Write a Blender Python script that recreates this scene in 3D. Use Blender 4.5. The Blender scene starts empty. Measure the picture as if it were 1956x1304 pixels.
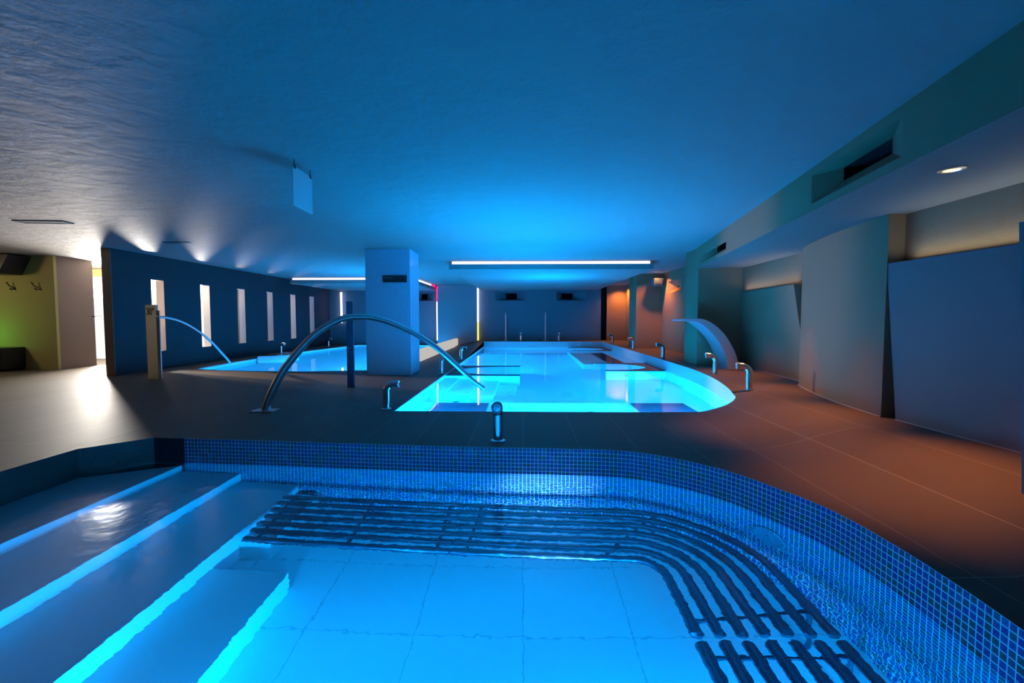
import bpy, bmesh, math, random
from mathutils import Vector, Matrix
from mathutils.geometry import delaunay_2d_cdt
random.seed(7)
scn = bpy.context.scene
COL = scn.collection
sin, cos, pi = math.sin, math.cos, math.pi

# ------------------------------------------------------------------ camera
F = 869.0; CX = 978.0; CY = 652.0; H = 1.1          # measured from the photograph (1956 x 1304)
AL = math.atan(22 / F); TH = math.atan(45 / F)
cam = bpy.data.cameras.new('camera'); co = bpy.data.objects.new('camera', cam); COL.objects.link(co)
cam.sensor_width = 36; cam.lens = F / 1956 * 36; cam.clip_start = .02; cam.clip_end = 100
co.location = (0, 0, H); co.rotation_euler = (pi / 2 - TH, 0, AL)
scn.camera = co
scn.view_settings.view_transform = 'Standard'; scn.view_settings.look = 'None'
scn.view_settings.gamma = 1; scn.view_settings.use_curve_mapping = False
scn.view_settings.exposure = 0
scn.cycles.use_denoising = True
scn.cycles.max_bounces = 10; scn.cycles.diffuse_bounces = 5; scn.cycles.transmission_bounces = 8
scn.cycles.glossy_bounces = 4; scn.cycles.sample_clamp_indirect = 6; scn.cycles.blur_glossy = 1.0
w = bpy.data.worlds.new('world'); scn.world = w; w.use_nodes = True
w.node_tree.nodes['Background'].inputs[0].default_value = (0, .02, .05, 1)
w.node_tree.nodes['Background'].inputs[1].default_value = .02

# measured points -> places in the room (room axes: Y runs down the pools, Z = 0 is the near deck)
def ray(px, py):
    a = (px - CX) / F; b = (CY - py) / F
    ca, sa, ct, st = cos(AL), sin(AL), cos(TH), sin(TH)
    return (a * ca - sa * ct - b * sa * st, a * sa + ca * ct + b * ca * st, -st + b * ct)
def PZ(px, py, z):
    d = ray(px, py); t = (z - H) / d[2]; return Vector((d[0] * t, d[1] * t, z))
def PY(px, py, Y):
    d = ray(px, py); t = Y / d[1]; return Vector((d[0] * t, Y, H + d[2] * t))
def PV(px, py, p, q):
    d = ray(px, py); nx, ny = -(q[1] - p[1]), q[0] - p[0]
    t = (nx * p[0] + ny * p[1]) / (nx * d[0] + ny * d[1]); return Vector((d[0] * t, d[1] * t, H + d[2] * t))

# ------------------------------------------------------------------ materials
def mat(name):
    m = bpy.data.materials.new(name); m.use_nodes = True
    nt = m.node_tree; b = nt.nodes['Principled BSDF']
    return m, nt, b
def lk(nt, a, b): nt.links.new(a, b)
def plain(name, col, rough=.5, metal=0, spec=.5, bump=0, bscale=40, var=0):
    m, nt, b = mat(name)
    b.inputs['Base Color'].default_value = (*col, 1); b.inputs['Roughness'].default_value = rough
    b.inputs['Metallic'].default_value = metal; b.inputs['Specular IOR Level'].default_value = spec
    if bump or var:
        tc = nt.nodes.new('ShaderNodeTexCoord'); n = nt.nodes.new('ShaderNodeTexNoise')
        n.inputs['Scale'].default_value = bscale; n.inputs['Detail'].default_value = 6
        lk(nt, tc.outputs['Object'], n.inputs['Vector'])
        if bump:
            bp = nt.nodes.new('ShaderNodeBump'); bp.inputs['Strength'].default_value = bump; bp.inputs['Distance'].default_value = .02
            lk(nt, n.outputs['Fac'], bp.inputs['Height']); lk(nt, bp.outputs['Normal'], b.inputs['Normal'])
        if var:
            mx = nt.nodes.new('ShaderNodeMix'); mx.data_type = 'RGBA'
            mx.inputs['A'].default_value = (*[c * (1 - var) for c in col], 1); mx.inputs['B'].default_value = (*[min(1, c * (1 + var)) for c in col], 1)
            lk(nt, n.outputs['Fac'], mx.inputs['Factor']); lk(nt, mx.outputs['Result'], b.inputs['Base Color'])
    return m
def emit(name, col, s):
    m = bpy.data.materials.new(name); m.use_nodes = True; nt = m.node_tree
    nt.nodes.remove(nt.nodes['Principled BSDF']); e = nt.nodes.new('ShaderNodeEmission')
    e.inputs[0].default_value = (*col, 1); e.inputs[1].default_value = s
    lk(nt, e.outputs[0], nt.nodes['Material Output'].inputs[0]); return m
def water(name, scale=7.0, dist=.004, stretch=(1, 1, 1)):
    m = bpy.data.materials.new(name); m.use_nodes = True; nt = m.node_tree
    nt.nodes.remove(nt.nodes['Principled BSDF']); g = nt.nodes.new('ShaderNodeBsdfGlass')
    g.inputs['IOR'].default_value = 1.33; g.inputs['Roughness'].default_value = 0; g.inputs['Color'].default_value = (.93, .98, 1, 1)
    tc = nt.nodes.new('ShaderNodeTexCoord'); mp = nt.nodes.new('ShaderNodeMapping'); mp.inputs['Scale'].default_value = stretch
    n = nt.nodes.new('ShaderNodeTexNoise'); n.inputs['Scale'].default_value = scale; n.inputs['Detail'].default_value = 2.5
    bp = nt.nodes.new('ShaderNodeBump'); bp.inputs['Strength'].default_value = 1; bp.inputs['Distance'].default_value = dist
    lk(nt, tc.outputs['Object'], mp.inputs[0]); lk(nt, mp.outputs[0], n.inputs['Vector'])
    lk(nt, n.outputs['Fac'], bp.inputs['Height']); lk(nt, bp.outputs['Normal'], g.inputs['Normal'])
    lk(nt, g.outputs[0], nt.nodes['Material Output'].inputs[0]); return m
def tiles(name, sx, sy, c1, c2, grout, gw, rough=.3, sparkle=False, bump=.3, uv=True, rot=0, metal=0, off=0):
    """square tiles on UV (metres): random tile colour between c1 and c2, grout lines gw wide"""
    m, nt, b = mat(name); N = nt.nodes.new
    tc = N('ShaderNodeTexCoord'); mp = N('ShaderNodeMapping'); mp.inputs['Scale'].default_value = (1 / sx, 1 / sy, 1)
    mp.inputs['Rotation'].default_value = (0, 0, rot)
    lk(nt, tc.outputs['UV' if uv else 'Object'], mp.inputs[0])
    sep = N('ShaderNodeSeparateXYZ'); lk(nt, mp.outputs[0], sep.inputs[0])
    def mt(op, a, bb=None):
        n = N('ShaderNodeMath'); n.operation = op
        for i, v in enumerate((a, bb)):
            if v is None: continue
            if isinstance(v, (int, float)): n.inputs[i].default_value = v
            else: lk(nt, v, n.inputs[i])
        return n.outputs[0]
    u, v = sep.outputs[0], sep.outputs[1]
    if off: u = mt('ADD', u, mt('MULTIPLY', mt('FLOOR', v), off))
    fu, fv = mt('FLOOR', u), mt('FLOOR', v)
    ru, rv = mt('SUBTRACT', u, fu), mt('SUBTRACT', v, fv)
    du = mt('MULTIPLY', mt('SUBTRACT', .5, mt('ABSOLUTE', mt('SUBTRACT', ru, .5))), sx)
    dv = mt('MULTIPLY', mt('SUBTRACT', .5, mt('ABSOLUTE', mt('SUBTRACT', rv, .5))), sy)
    dd = mt('MINIMUM', du, dv)
    msk = mt('LESS_THAN', dd, gw / 2)
    cb = N('ShaderNodeCombineXYZ'); lk(nt, fu, cb.inputs[0]); lk(nt, fv, cb.inputs[1])
    wn = N('ShaderNodeTexWhiteNoise'); wn.noise_dimensions = '2D'; lk(nt, cb.outputs[0], wn.inputs['Vector'])
    mx = N('ShaderNodeMix'); mx.data_type = 'RGBA'; mx.inputs['A'].default_value = (*c1, 1); mx.inputs['B'].default_value = (*c2, 1)
    lk(nt, wn.outputs['Value'], mx.inputs['Factor'])
    tile = mx.outputs['Result']
    if sparkle:                                   # iridescent glass: a thin film tint differs per tile
        mx3 = N('ShaderNodeMix'); mx3.data_type = 'RGBA'; mx3.blend_type = 'MIX'; mx3.inputs['Factor'].default_value = .12
        lk(nt, tile, mx3.inputs['A']); 
        hs = N('ShaderNodeHueSaturation'); hs.inputs['Color'].default_value = (.05, .12, .35, 1)
        lk(nt, wn.outputs['Value'], hs.inputs['Hue']); lk(nt, hs.outputs[0], mx3.inputs['B']); tile = mx3.outputs['Result']
    mx2 = N('ShaderNodeMix'); mx2.data_type = 'RGBA'; mx2.inputs['B'].default_value = (*grout, 1)
    lk(nt, tile, mx2.inputs['A']); lk(nt, msk, mx2.inputs['Factor']); lk(nt, mx2.outputs['Result'], b.inputs['Base Color'])
    rr = N('ShaderNodeMapRange'); rr.inputs['To Min'].default_value = rough; rr.inputs['To Max'].default_value = .8
    lk(nt, msk, rr.inputs['Value']); lk(nt, rr.outputs[0], b.inputs['Roughness'])
    b.inputs['Metallic'].default_value = metal
    if bump:
        bp = N('ShaderNodeBump'); bp.inputs['Strength'].default_value = bump; bp.inputs['Distance'].default_value = .003
        hgt = mt('SUBTRACT', 1, msk)
        if sparkle:
            nz = N('ShaderNodeTexNoise'); nz.inputs['Scale'].default_value = 60; lk(nt, tc.outputs['UV'], nz.inputs['Vector'])
            sc_ = N('ShaderNodeSeparateColor'); lk(nt, wn.outputs['Color'], sc_.inputs[0])
            tilt = mt('ADD', mt('MULTIPLY', mt('SUBTRACT', sc_.outputs[0], .5), mt('SUBTRACT', ru, .5)), mt('MULTIPLY', mt('SUBTRACT', sc_.outputs[1], .5), mt('SUBTRACT', rv, .5)))
            hgt = mt('ADD', hgt, mt('ADD', mt('MULTIPLY', tilt, 7.0), mt('MULTIPLY', nz.outputs['Fac'], .8)))
        lk(nt, hgt, bp.inputs['Height']); lk(nt, bp.outputs['Normal'], b.inputs['Normal'])
    return m

M = {}
M['ceiling'] = None
m, nt, b = mat('ceiling_plaster')
b.inputs['Base Color'].default_value = (.26, .252, .243, 1); b.inputs['Roughness'].default_value = .75; b.inputs['Specular IOR Level'].default_value = .25
tc = nt.nodes.new('ShaderNodeTexCoord'); n1 = nt.nodes.new('ShaderNodeTexNoise'); n1.inputs['Scale'].default_value = 5.5; n1.inputs['Detail'].default_value = 7; n1.inputs['Roughness'].default_value = .58
n1.inputs['Distortion'].default_value = .15
bp = nt.nodes.new('ShaderNodeBump'); bp.inputs['Strength'].default_value = 1; bp.inputs['Distance'].default_value = .022
lk(nt, tc.outputs['Object'], n1.inputs['Vector']); lk(nt, n1.outputs['Fac'], bp.inputs['Height']); lk(nt, bp.outputs['Normal'], b.inputs['Normal'])
M['ceiling'] = m
M['deck'] = tiles('deck_stone', .48, 1.92, (.094, .077, .060), (.110, .091, .072), (.24, .22, .19), .006, rough=.55, bump=.1, uv=False)
M['deck'].node_tree.nodes['Principled BSDF'].inputs['Specular IOR Level'].default_value = .16
M['navy'] = plain('dark_blue_wall_paint', (.008, .012, .017), .75, bump=.1, bscale=90)
M['grey'] = plain('grey_wall_paint', (.21, .14, .08), .8, bump=.25, bscale=120, spec=.25)
M['greyd'] = plain('dark_grey_wall_paint', (.10, .16, .185), .8, bump=.2, bscale=120, spec=.25)
M['panel'] = plain('slate_panel_paint', (.15, .15, .15), .7, bump=.2, bscale=120, spec=.3)
M['lilac'] = plain('light_grey_wall_paint', (.27, .25, .27), .8)
M['black'] = plain('black_recess', (.004, .004, .005), .9)
M['blackp'] = plain('black_plastic', (.012, .012, .014), .4)
M['steel'] = plain('polished_steel', (.72, .73, .74), .12, 1)
M['brushed'] = plain('brushed_steel', (.6, .61, .62), .3, 1)
M['post'] = plain('dark_blue_post_paint', (.05, .08, .14), .45)
M['beige'] = plain('beige_sign_panel', (.55, .43, .25), .35)
M['ink'] = plain('black_ink', (.01, .01, .01), .6)
M['white'] = plain('white_pool_plaster', (.82, .84, .84), .5)
M['poolfloor'] = tiles('pool_floor_tiles', .62, .62, (.60, .64, .66), (.64, .68, .70), (.40, .47, .51), .008, rough=.4, bump=.2, uv=False)
M['poolwhite'] = plain('far_pool_white_lining', (.78, .80, .81), .45)
M['stepstone'] = plain('step_stone', (.42, .46, .48), .5)
M['riser'] = plain('riser_lit', (.80, .83, .84), .45)  # paler than the treads: light falling on the risers put into the colour
M['mosaic'] = tiles('blue_glass_mosaic', .033, .033, (.004, .010, .05), (.018, .05, .20), (.42, .58, .66), .0052, rough=.06, sparkle=True, bump=.5)
M['pillarmosaic'] = tiles('pale_blue_mosaic', .033, .033, (.26, .50, .64), (.30, .55, .70), (.48, .70, .80), .006, rough=.25, bump=.4)
M['tube'] = plain('dark_steel_tube', (.10, .14, .20), .24, .9)
M['slat'] = plain('dark_steel_slats', (.06, .08, .12), .35, .6)
M['rim'] = plain('satin_grey_rim', (.62, .64, .64), .35)
M['darkstone'] = plain('dark_wet_stone', (.075, .07, .065), .22, bump=.5, bscale=22)
M['endpanel'] = plain('black_end_stone', (.012, .016, .02), .4)
M['acrylic'] = None
m, nt, b = mat('clear_acrylic'); b.inputs['Base Color'].default_value = (.75, .95, .95, 1); b.inputs['Roughness'].default_value = .05
b.inputs['Alpha'].default_value = .35; M['acrylic'] = m
M['sheet'] = plain('pale_sign_sheet', (.62, .72, .78), .5)
M['parapet'] = emit('parapet_painted_glow', (1, .98, .90), .52)  # light on the parapet face put in as emission, no lamp inside
M['pink'] = plain('pinkish_wall_paint', (.20, .145, .115), .8, bump=.2, bscale=120)
M['olive'] = plain('olive_wall_paint', (.36, .33, .13), .8)
M['orange'] = plain('orange_timber', (.62, .27, .08), .6)
M['jamb'] = plain('window_jamb_plaster', (.62, .55, .50), .8)
M['led'] = emit('white_led', (.90, .90, 1), 1.8)
M['ledlilac'] = emit('lilac_led', (.72, .68, 1), 4.5)
M['ledred'] = emit('magenta_led', (1, .01, .12), 3.0)
M['ledyellow'] = emit('yellow_led', (1, .62, .1), 2.2)
M['bulb'] = emit('warm_bulb', (1, .58, .22), 4)
M['glow'] = emit('bright_frosted_glass', (1, .97, .95), 1.15)
M['glowtop'] = emit('bright_frosted_glass_top', (1, .96, .92), 3.0)
M['poolbed'] = plain('far_pool_bed', (.70, .74, .77), .5)
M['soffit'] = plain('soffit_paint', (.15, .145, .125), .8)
M['cascade'] = plain('satin_cascade_steel', (.55, .58, .60), .3, .45)
M['bayrim'] = plain('dark_bay_rim_stone', (.035, .04, .045), .5)
M['water'] = water('near_pool_water', 9.0, .0031)
nt = M['water'].node_tree; g = next(n for n in nt.nodes if n.type == 'BSDF_GLASS'); tc = next(n for n in nt.nodes if n.type == 'TEX_COORD')
sx = nt.nodes.new('ShaderNodeSeparateXYZ'); mr = nt.nodes.new('ShaderNodeMapRange'); lk(nt, tc.outputs['Object'], sx.inputs[0]); lk(nt, sx.outputs[0], mr.inputs['Value'])
for k, v in (('From Min', -3.3), ('From Max', -1.5), ('To Min', .20), ('To Max', 0)): mr.inputs[k].default_value = v
lk(nt, mr.outputs[0], g.inputs['Roughness'])
M['waterfar'] = water('far_pool_water', 1.6, .0007)
M['jet'] = plain('clear_plastic_jet', (.10, .16, .22), .15)

# ------------------------------------------------------------------ mesh helpers
def link(name, me, material=None, parent=None, smooth=False):
    o = bpy.data.objects.new(name, me); COL.objects.link(o)
    for mm in (material if isinstance(material, (list, tuple)) else [material]):
        if mm: me.materials.append(mm)
    if smooth:
        for p in me.polygons: p.use_smooth = True
    if parent: o.parent = parent; o.matrix_parent_inverse = Matrix.Translation(-parent.location) if parent.type == 'EMPTY' else parent.matrix_basis.inverted()
    return o
def mesh(name, vs, fs, material=None, parent=None, smooth=False, mi=None):
    me = bpy.data.meshes.new(name); me.from_pydata([tuple(v) for v in vs], [], fs); me.update()
    if mi:
        for p, i in zip(me.polygons, mi): p.material_index = i
    return link(name, me, material, parent, smooth)
def tag(o, label=None, cat=None, group=None, kind=None):
    if label: o['label'] = label
    if cat: o['category'] = cat
    if group: o['group'] = group
    if kind: o['kind'] = kind
    return o
def thing(name, label, cat, loc=(0, 0, 0), group=None):
    o = bpy.data.objects.new(name, None); COL.objects.link(o); o.location = loc; o.empty_display_size = .1
    return tag(o, label, cat, group)
class MB:
    """collects shapes, builds one mesh"""
    def __init__(s): s.v = []; s.f = []; s.mi = []
    def add(s, vs, fs, mi=0):
        k = len(s.v); s.v += [Vector(v) for v in vs]; s.f += [[i + k for i in f] for f in fs]; s.mi += [mi] * len(fs); return s
    def box(s, x0, x1, y0, y1, z0, z1, mi=0):
        return s.hexa([(x0, y0, z0), (x1, y0, z0), (x1, y1, z0), (x0, y1, z0)], [(x0, y0, z1), (x1, y0, z1), (x1, y1, z1), (x0, y1, z1)], mi)
    def hexa(s, b, t, mi=0):
        return s.add(list(b) + list(t), [(3, 2, 1, 0), (4, 5, 6, 7), (0, 1, 5, 4), (1, 2, 6, 5), (2, 3, 7, 6), (3, 0, 4, 7)], mi)
    def prism(s, pts, z0, z1, mi=0):
        n = len(pts)
        return s.add([(p[0], p[1], z0) for p in pts] + [(p[0], p[1], z1) for p in pts],
                     [list(range(n))[::-1], list(range(n, 2 * n))] + [(i, (i + 1) % n, n + (i + 1) % n, n + i) for i in range(n)], mi)
    def tube(s, path, rad, seg=16, cap=True, mi=0):
        path = [Vector(p) for p in path]; n = len(path)
        rads = rad if isinstance(rad, (list, tuple)) else [rad] * n
        t0 = (path[1] - path[0]).normalized(); up = Vector((0, 0, 1)) if abs(t0.z) < .9 else Vector((0, 1, 0))
        nrm = (up - t0 * up.dot(t0)).normalized(); vs = []; fs = []
        for i in range(n):
            t = (path[min(i + 1, n - 1)] - path[max(i - 1, 0)]).normalized()
            nrm = (nrm - t * nrm.dot(t)).normalized(); bi = t.cross(nrm)
            for k in range(seg):
                a = 2 * pi * k / seg; vs.append(path[i] + (nrm * cos(a) + bi * sin(a)) * rads[i])
        for i in range(n - 1):
            for k in range(seg): fs.append((i * seg + k, i * seg + (k + 1) % seg, (i + 1) * seg + (k + 1) % seg, (i + 1) * seg + k))
        if cap: fs.append(list(range(seg))[::-1]); fs.append([(n - 1) * seg + k for k in range(seg)])
        return s.add(vs, fs, mi)
    def lathe(s, prof, origin, axis=(0, 0, 1), seg=24, mi=0):
        """profile of (radius, height along axis)"""
        ax = Vector(axis).normalized(); q = ax.to_track_quat('Z', 'Y'); o = Vector(origin); vs = []; fs = []
        for r, h in prof:
            for k in range(seg):
                a = 2 * pi * k / seg; vs.append(o + q @ Vector((r * cos(a), r * sin(a), h)))
        n = len(prof)
        for i in range(n - 1):
            for k in range(seg): fs.append((i * seg + k, i * seg + (k + 1) % seg, (i + 1) * seg + (k + 1) % seg, (i + 1) * seg + k))
        fs.append(list(range(seg))[::-1]); fs.append([(n - 1) * seg + k for k in range(seg)])
        return s.add(vs, fs, mi)
    def build(s, name, material=None, parent=None, smooth=False, bevel=0):
        o = mesh(name, s.v, s.f, material, parent, smooth, s.mi)
        if smooth:
            bm = bmesh.new(); bm.from_mesh(o.data)
            for e in bm.edges:
                if len(e.link_faces) == 2 and e.calc_face_angle(0) > .6: e.smooth = False
            bm.to_mesh(o.data); bm.free()
        if bevel:
            md = o.modifiers.new('bevel', 'BEVEL'); md.width = bevel; md.segments = 2; md.limit_method = 'ANGLE'
        return o
def spline(pts, n=8):
    P = [Vector(p) for p in pts]; out = []
    for i in range(len(P) - 1):
        a, b, c, d = P[max(i - 1, 0)], P[i], P[i + 1], P[min(i + 2, len(P) - 1)]
        for k in range(n):
            t = k / n
            out.append(.5 * ((2 * b) + (c - a) * t + (2 * a - 5 * b + 4 * c - d) * t * t + (3 * b - a - 3 * c + d) * t ** 3))
    out.append(P[-1]); return out
def strip_wall(name, pts, z0, z1, material, parent=None, smooth=True, flip=False):
    """vertical sheet along a curve, UV = (arc length, height) in metres"""
    me = bpy.data.meshes.new(name); vs = []; fs = []; L = [0]
    for i in range(1, len(pts)): L.append(L[-1] + (Vector(pts[i][:2]) - Vector(pts[i - 1][:2])).length)
    def zz(z, p): return z(p[0], p[1]) if callable(z) else z
    for p in pts: vs += [(p[0], p[1], zz(z0, p)), (p[0], p[1], zz(z1, p))]
    for i in range(len(pts) - 1):
        f = (2 * i, 2 * i + 2, 2 * i + 3, 2 * i + 1); fs.append(f[::-1] if flip else f)
    me.from_pydata(vs, [], fs); uv = me.uv_layers.new(name='UVMap')
    for lp in me.loops: uv.data[lp.index].uv = (L[lp.vertex_index // 2], vs[lp.vertex_index][2])
    me.update(); return link(name, me, material, parent, smooth)
def wall_holes(name, p0, p1, z0, z1, holes, material, thick=.0, side=1, parent=None, hmat=1):
    """wall from p0 to p1 (plan points); holes = (u0,u1,v0,v1, inner or None); thickness goes to the back.
    inner=(iu0,iu1,iv0,iv1,depth): a bevelled recess ending in a black back; None: cut right through with jambs"""
    p0 = Vector((p0[0], p0[1], 0)); p1 = Vector((p1[0], p1[1], 0)); d = (p1 - p0); Lw = d.length; d /= Lw
    nb = Vector((-d.y, d.x, 0)) * side                     # towards the back
    us = sorted({0, Lw, *[h[0] for h in holes], *[h[1] for h in holes]}); vs = sorted({z0, z1, *[h[2] for h in holes], *[h[3] for h in holes]})
    P = lambda u, v, b=0: p0 + d * u + nb * b + Vector((0, 0, v))
    mb = MB()
    for i in range(len(us) - 1):
        for j in range(len(vs) - 1):
            uc, vc = (us[i] + us[i + 1]) / 2, (vs[j] + vs[j + 1]) / 2
            if any(h[0] < uc < h[1] and h[2] < vc < h[3] for h in holes): continue
            mb.add([P(us[i], vs[j]), P(us[i + 1], vs[j]), P(us[i + 1], vs[j + 1]), P(us[i], vs[j + 1])], [(0, 1, 2, 3)])
            if thick: mb.add([P(us[i], vs[j], thick), P(us[i + 1], vs[j], thick), P(us[i + 1], vs[j + 1], thick), P(us[i], vs[j + 1], thick)], [(3, 2, 1, 0)])
    if thick:
        for a, b2 in (((0, z0), (Lw, z0)), ((Lw, z0), (Lw, z1)), ((Lw, z1), (0, z1)), ((0, z1), (0, z0))):
            mb.add([P(*a), P(*b2), P(*b2, thick), P(*a, thick)], [(3, 2, 1, 0)])
    for h in holes:
        c = [(h[0], h[2]), (h[1], h[2]), (h[1], h[3]), (h[0], h[3])]
        if h[4]:
            iu0, iu1, iv0, iv1, dep = h[4]; ci = [(iu0, iv0), (iu1, iv0), (iu1, iv1), (iu0, iv1)]
            for k in range(4):
                mb.add([P(*c[k]), P(*c[(k + 1) % 4]), P(*ci[(k + 1) % 4], dep), P(*ci[k], dep)], [(0, 1, 2, 3)])
            for k in range(4):
                mb.add([P(*ci[k], dep), P(*ci[(k + 1) % 4], dep), P(*ci[(k + 1) % 4], dep + .4), P(*ci[k], dep + .4)], [(0, 1, 2, 3)], hmat)
            mb.add([P(*q, dep + .4) for q in ci], [(0, 1, 2, 3)], hmat)
        else:
            for k in range(4):
                mb.add([P(*c[k]), P(*c[(k + 1) % 4]), P(*c[(k + 1) % 4], thick), P(*c[k], thick)], [(0, 1, 2, 3)], hmat)
    return mb.build(name, material, parent)
def struct(o): o['kind'] = 'structure'; return o

# ------------------------------------------------------------------ deck
def sm(x, a, b):
    t = min(1, max(0, (x - a) / (b - a))); return t * t * (3 - 2 * t)
ZR = .19
def deck_z(x, y):
    r = sm(x, 1.95, 2.9)
    f = sm(y, 17.0, 17.5) * sm(x, -2.6, -2.0)
    return ZR * max(r, f)
near_curve = spline([(-3.4, 4.05), (-2.4, 3.98), (-1.37, 3.89), (-.4, 3.82), (.3, 3.79), (.85, 3.73), (1.22, 3.52), (1.487, 3.23), (1.64, 2.93), (1.765, 2.6), (1.8, 2.2), (1.79, 1.85), (1.755, 1.5), (1.74, 1.2), (1.73, .95)], 8)
near_curve = [(p.x, p.y) for p in [Vector((q[0], q[1], 0)) for q in near_curve]]
NL = -3.75
near_hole = [(NL, .95), (NL, 3.68)] + near_curve
far_right = [(q[0], q[1]) for q in spline([(2.05, 5.31), (2.38, 5.36), (2.56, 5.52), (2.63, 5.75), (2.72, 6.1), (2.87, 6.9), (3.0, 8.0), (3.03, 9.5)], 5)]
FX0, FX1, FY0, FY1 = -1.53, 3.03, 5.3, 17.5
far_hole = [(FX0, FY0), (-.3, FY0), (1.2, FY0)] + far_right + [(FX1, 11.5), (FX1, 14.5), (FX1, FY1), (FX0, FY1), (FX0, 12)]
left_hole = [(-7.05, 9.62), (-6.4, 9.4), (-5.6, 9.25), (-4.5, 9.22), (-3.1, 9.5), (-2.9, 9.9), (-2.85, 18.2), (-6.75, 18.4), (-7.0, 16.3), (-7.3, 14.0), (-7.2, 11.2)]
def inside(p, poly):
    c = False; n = len(poly)
    for i in range(n):
        a, b = poly[i], poly[i - 1]
        if (a[1] > p[1]) != (b[1] > p[1]) and p[0] < (b[0] - a[0]) * (p[1] - a[1]) / (b[1] - a[1]) + a[0]: c = not c
    return c
vs = []; es = []
for poly in ([(-15, -4), (4.7, -4), (4.7, 19.2), (-15, 19.2)], near_hole, far_hole, left_hole):
    k = len(vs); n = len(poly); vs += [Vector(p) for p in poly]; es += [(k + i, k + (i + 1) % n) for i in range(n)]
for i in range(9):
    x = 1.95 + i * .95 / 8
    for j in range(46): vs.append(Vector((x + 1e-4 * j, -3.9 + j * .5)))
for i in range(6):
    for j in range(12): vs.append(Vector((-2.7 + j * .42, 17.55 - i * .0 + (i - 5) * .11 * 0 + 17.0 * 0 + i * .05)))
V2, E2, F2, *_ = delaunay_2d_cdt(vs, es, [], 0, 1e-5)
fs = []
for f in F2:
    c = sum((V2[i] for i in f), Vector((0, 0))) / len(f)
    if not any(inside(c, h) for h in (near_hole, far_hole, left_hole)): fs.append(f)
fl = mesh('floor', [(v.x, v.y, deck_z(v.x, v.y)) for v in V2], fs, M['deck'], smooth=True); struct(fl)

# ------------------------------------------------------------------ ceiling
CZ = 2.41
struct(mesh('ceiling', [(-15, -4, CZ), (4.7, -4, CZ), (4.7, 19.2, CZ), (-15, 19.2, CZ)], [(3, 2, 1, 0)], M['ceiling']))
struct(MB().box(-1.72, 2.96, 10.52, 18.35, 2.215, 2.335).build('ceiling', M['ceiling']))      # lowered ceiling raft
struct(MB().box(-7.6, -3.55, 14.7, 18.6, 2.215, 2.335).build('ceiling', M['ceiling']))
def led(name, label, cat, box, m, parent=None, **k):
    o = MB().box(*box).build(name, m, parent)
    if label: tag(o, label, cat, **k)
    return o
led('led_strip', 'white LED strip glowing above the front edge of the lowered ceiling over the long pool', 'light', (-1.66, 2.90, 10.58, 10.62, 2.335, 2.40), M['led'])
led('led_strip', 'white LED strip on the lowered ceiling behind the mosaic pillar', 'light', (-7.55, -3.6, 14.76, 14.8, 2.335, 2.40), M['led'])
t = thing('led_strip', 'white and magenta LED strip along the lowered ceiling edge right of the pillar', 'light', (-3.5, 16, 2.3))
MB().box(-3.60, -3.57, 14.8, 17.6, 2.335, 2.40).build('white_section', M['led'], t); MB().box(-3.60, -3.57, 17.6, 18.4, 2.335, 2.40).build('magenta_section', M['ledred'], t)

# ------------------------------------------------------------------ left wall with six slit windows
q0 = Vector((-7.75, 8.42)); q1 = q0 + Vector((-.0242, 1)) * 10.2
dv = (q1 - q0); Lw = dv.length; dv /= Lw
holes = []
for xl, xr in ((291, 315.2), (384.5, 401.8), (454.5, 468.8), (510, 521.8), (555, 565), (591.8, 600.4)):
    a = PV(xl, 606, q0, q1); b = PV(xr, 606, q0, q1)
    u0 = (Vector((a.x, a.y)) - q0).dot(dv); u1 = (Vector((b.x, b.y)) - q0).dot(dv); holes.append((u0, u1, .395, 1.9, None))
wl = wall_holes('wall_left', q0, q1, 0, CZ, holes, [M['navy'], M['jamb']], thick=.17, side=1); struct(wl)
struct(MB().hexa([(-7.925, 8.405, 0), (-7.75, 8.405, 0), (-7.752, 8.42, 0), (-7.925, 8.416, 0)], [(-7.925, 8.405, CZ), (-7.75, 8.405, CZ), (-7.752, 8.42, CZ), (-7.925, 8.416, CZ)]).build('wall_end_lit', M['grey']))  # added end cap, paler grey carries the light on the wall end
win = [(q0 + dv * (h[0] + h[1]) / 2) for h in holes]
# bright corridor behind it
struct(MB().box(-10.1, -9.9, 9.46, 10.27, 0, CZ).build('wall_corridor', M['pink']))
struct(MB().box(-15, -9.9, 9.4, 9.46, 0, CZ).build('wall_changing', M['olive']))
struct(MB().box(-15, -14.9, -4, 9.5, 0, CZ).build('wall_outer', M['pink']))
struct(MB().box(-15, 4.7, -4.1, -4, 0, CZ).build('wall_back', M['greyd']))
dr = MB().box(-13.2, -8.1, 12.0, 12.06, 0, 2.2).build('door_1', M['glow']); struct(dr)
MB().box(-13.2, -8.1, 11.96, 11.99, 1.62, 2.2).build('door_upper_pane', M['glowtop'], dr)
struct(MB().box(-13.2, -8.1, 11.9, 12.05, 2.205, 2.395).build('trim_1', M['orange']))
struct(MB().box(-10.4, -7.95, 18.7, 18.8, 0, CZ).build('wall_corridor', M['jamb']))
struct(MB().box(-9.95, -9.85, 12.1, 18.7, 0, CZ).build('wall_corridor', M['jamb']))
o = thing('door_handle', 'small dark lever handle at the edge of the pinkish wall by the bright doorway', 'handle', (-9.88, 10.22, 1.13))
MB().tube([(-9.898, 10.22, 1.135), (-9.83, 10.22, 1.135)], .012).build('spindle', M['blackp'], o, True)
MB().tube([(-9.83, 10.22, 1.135), (-9.82, 10.27, 1.14), (-9.81, 10.35, 1.15)], .014).build('lever', M['blackp'], o, True)

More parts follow.
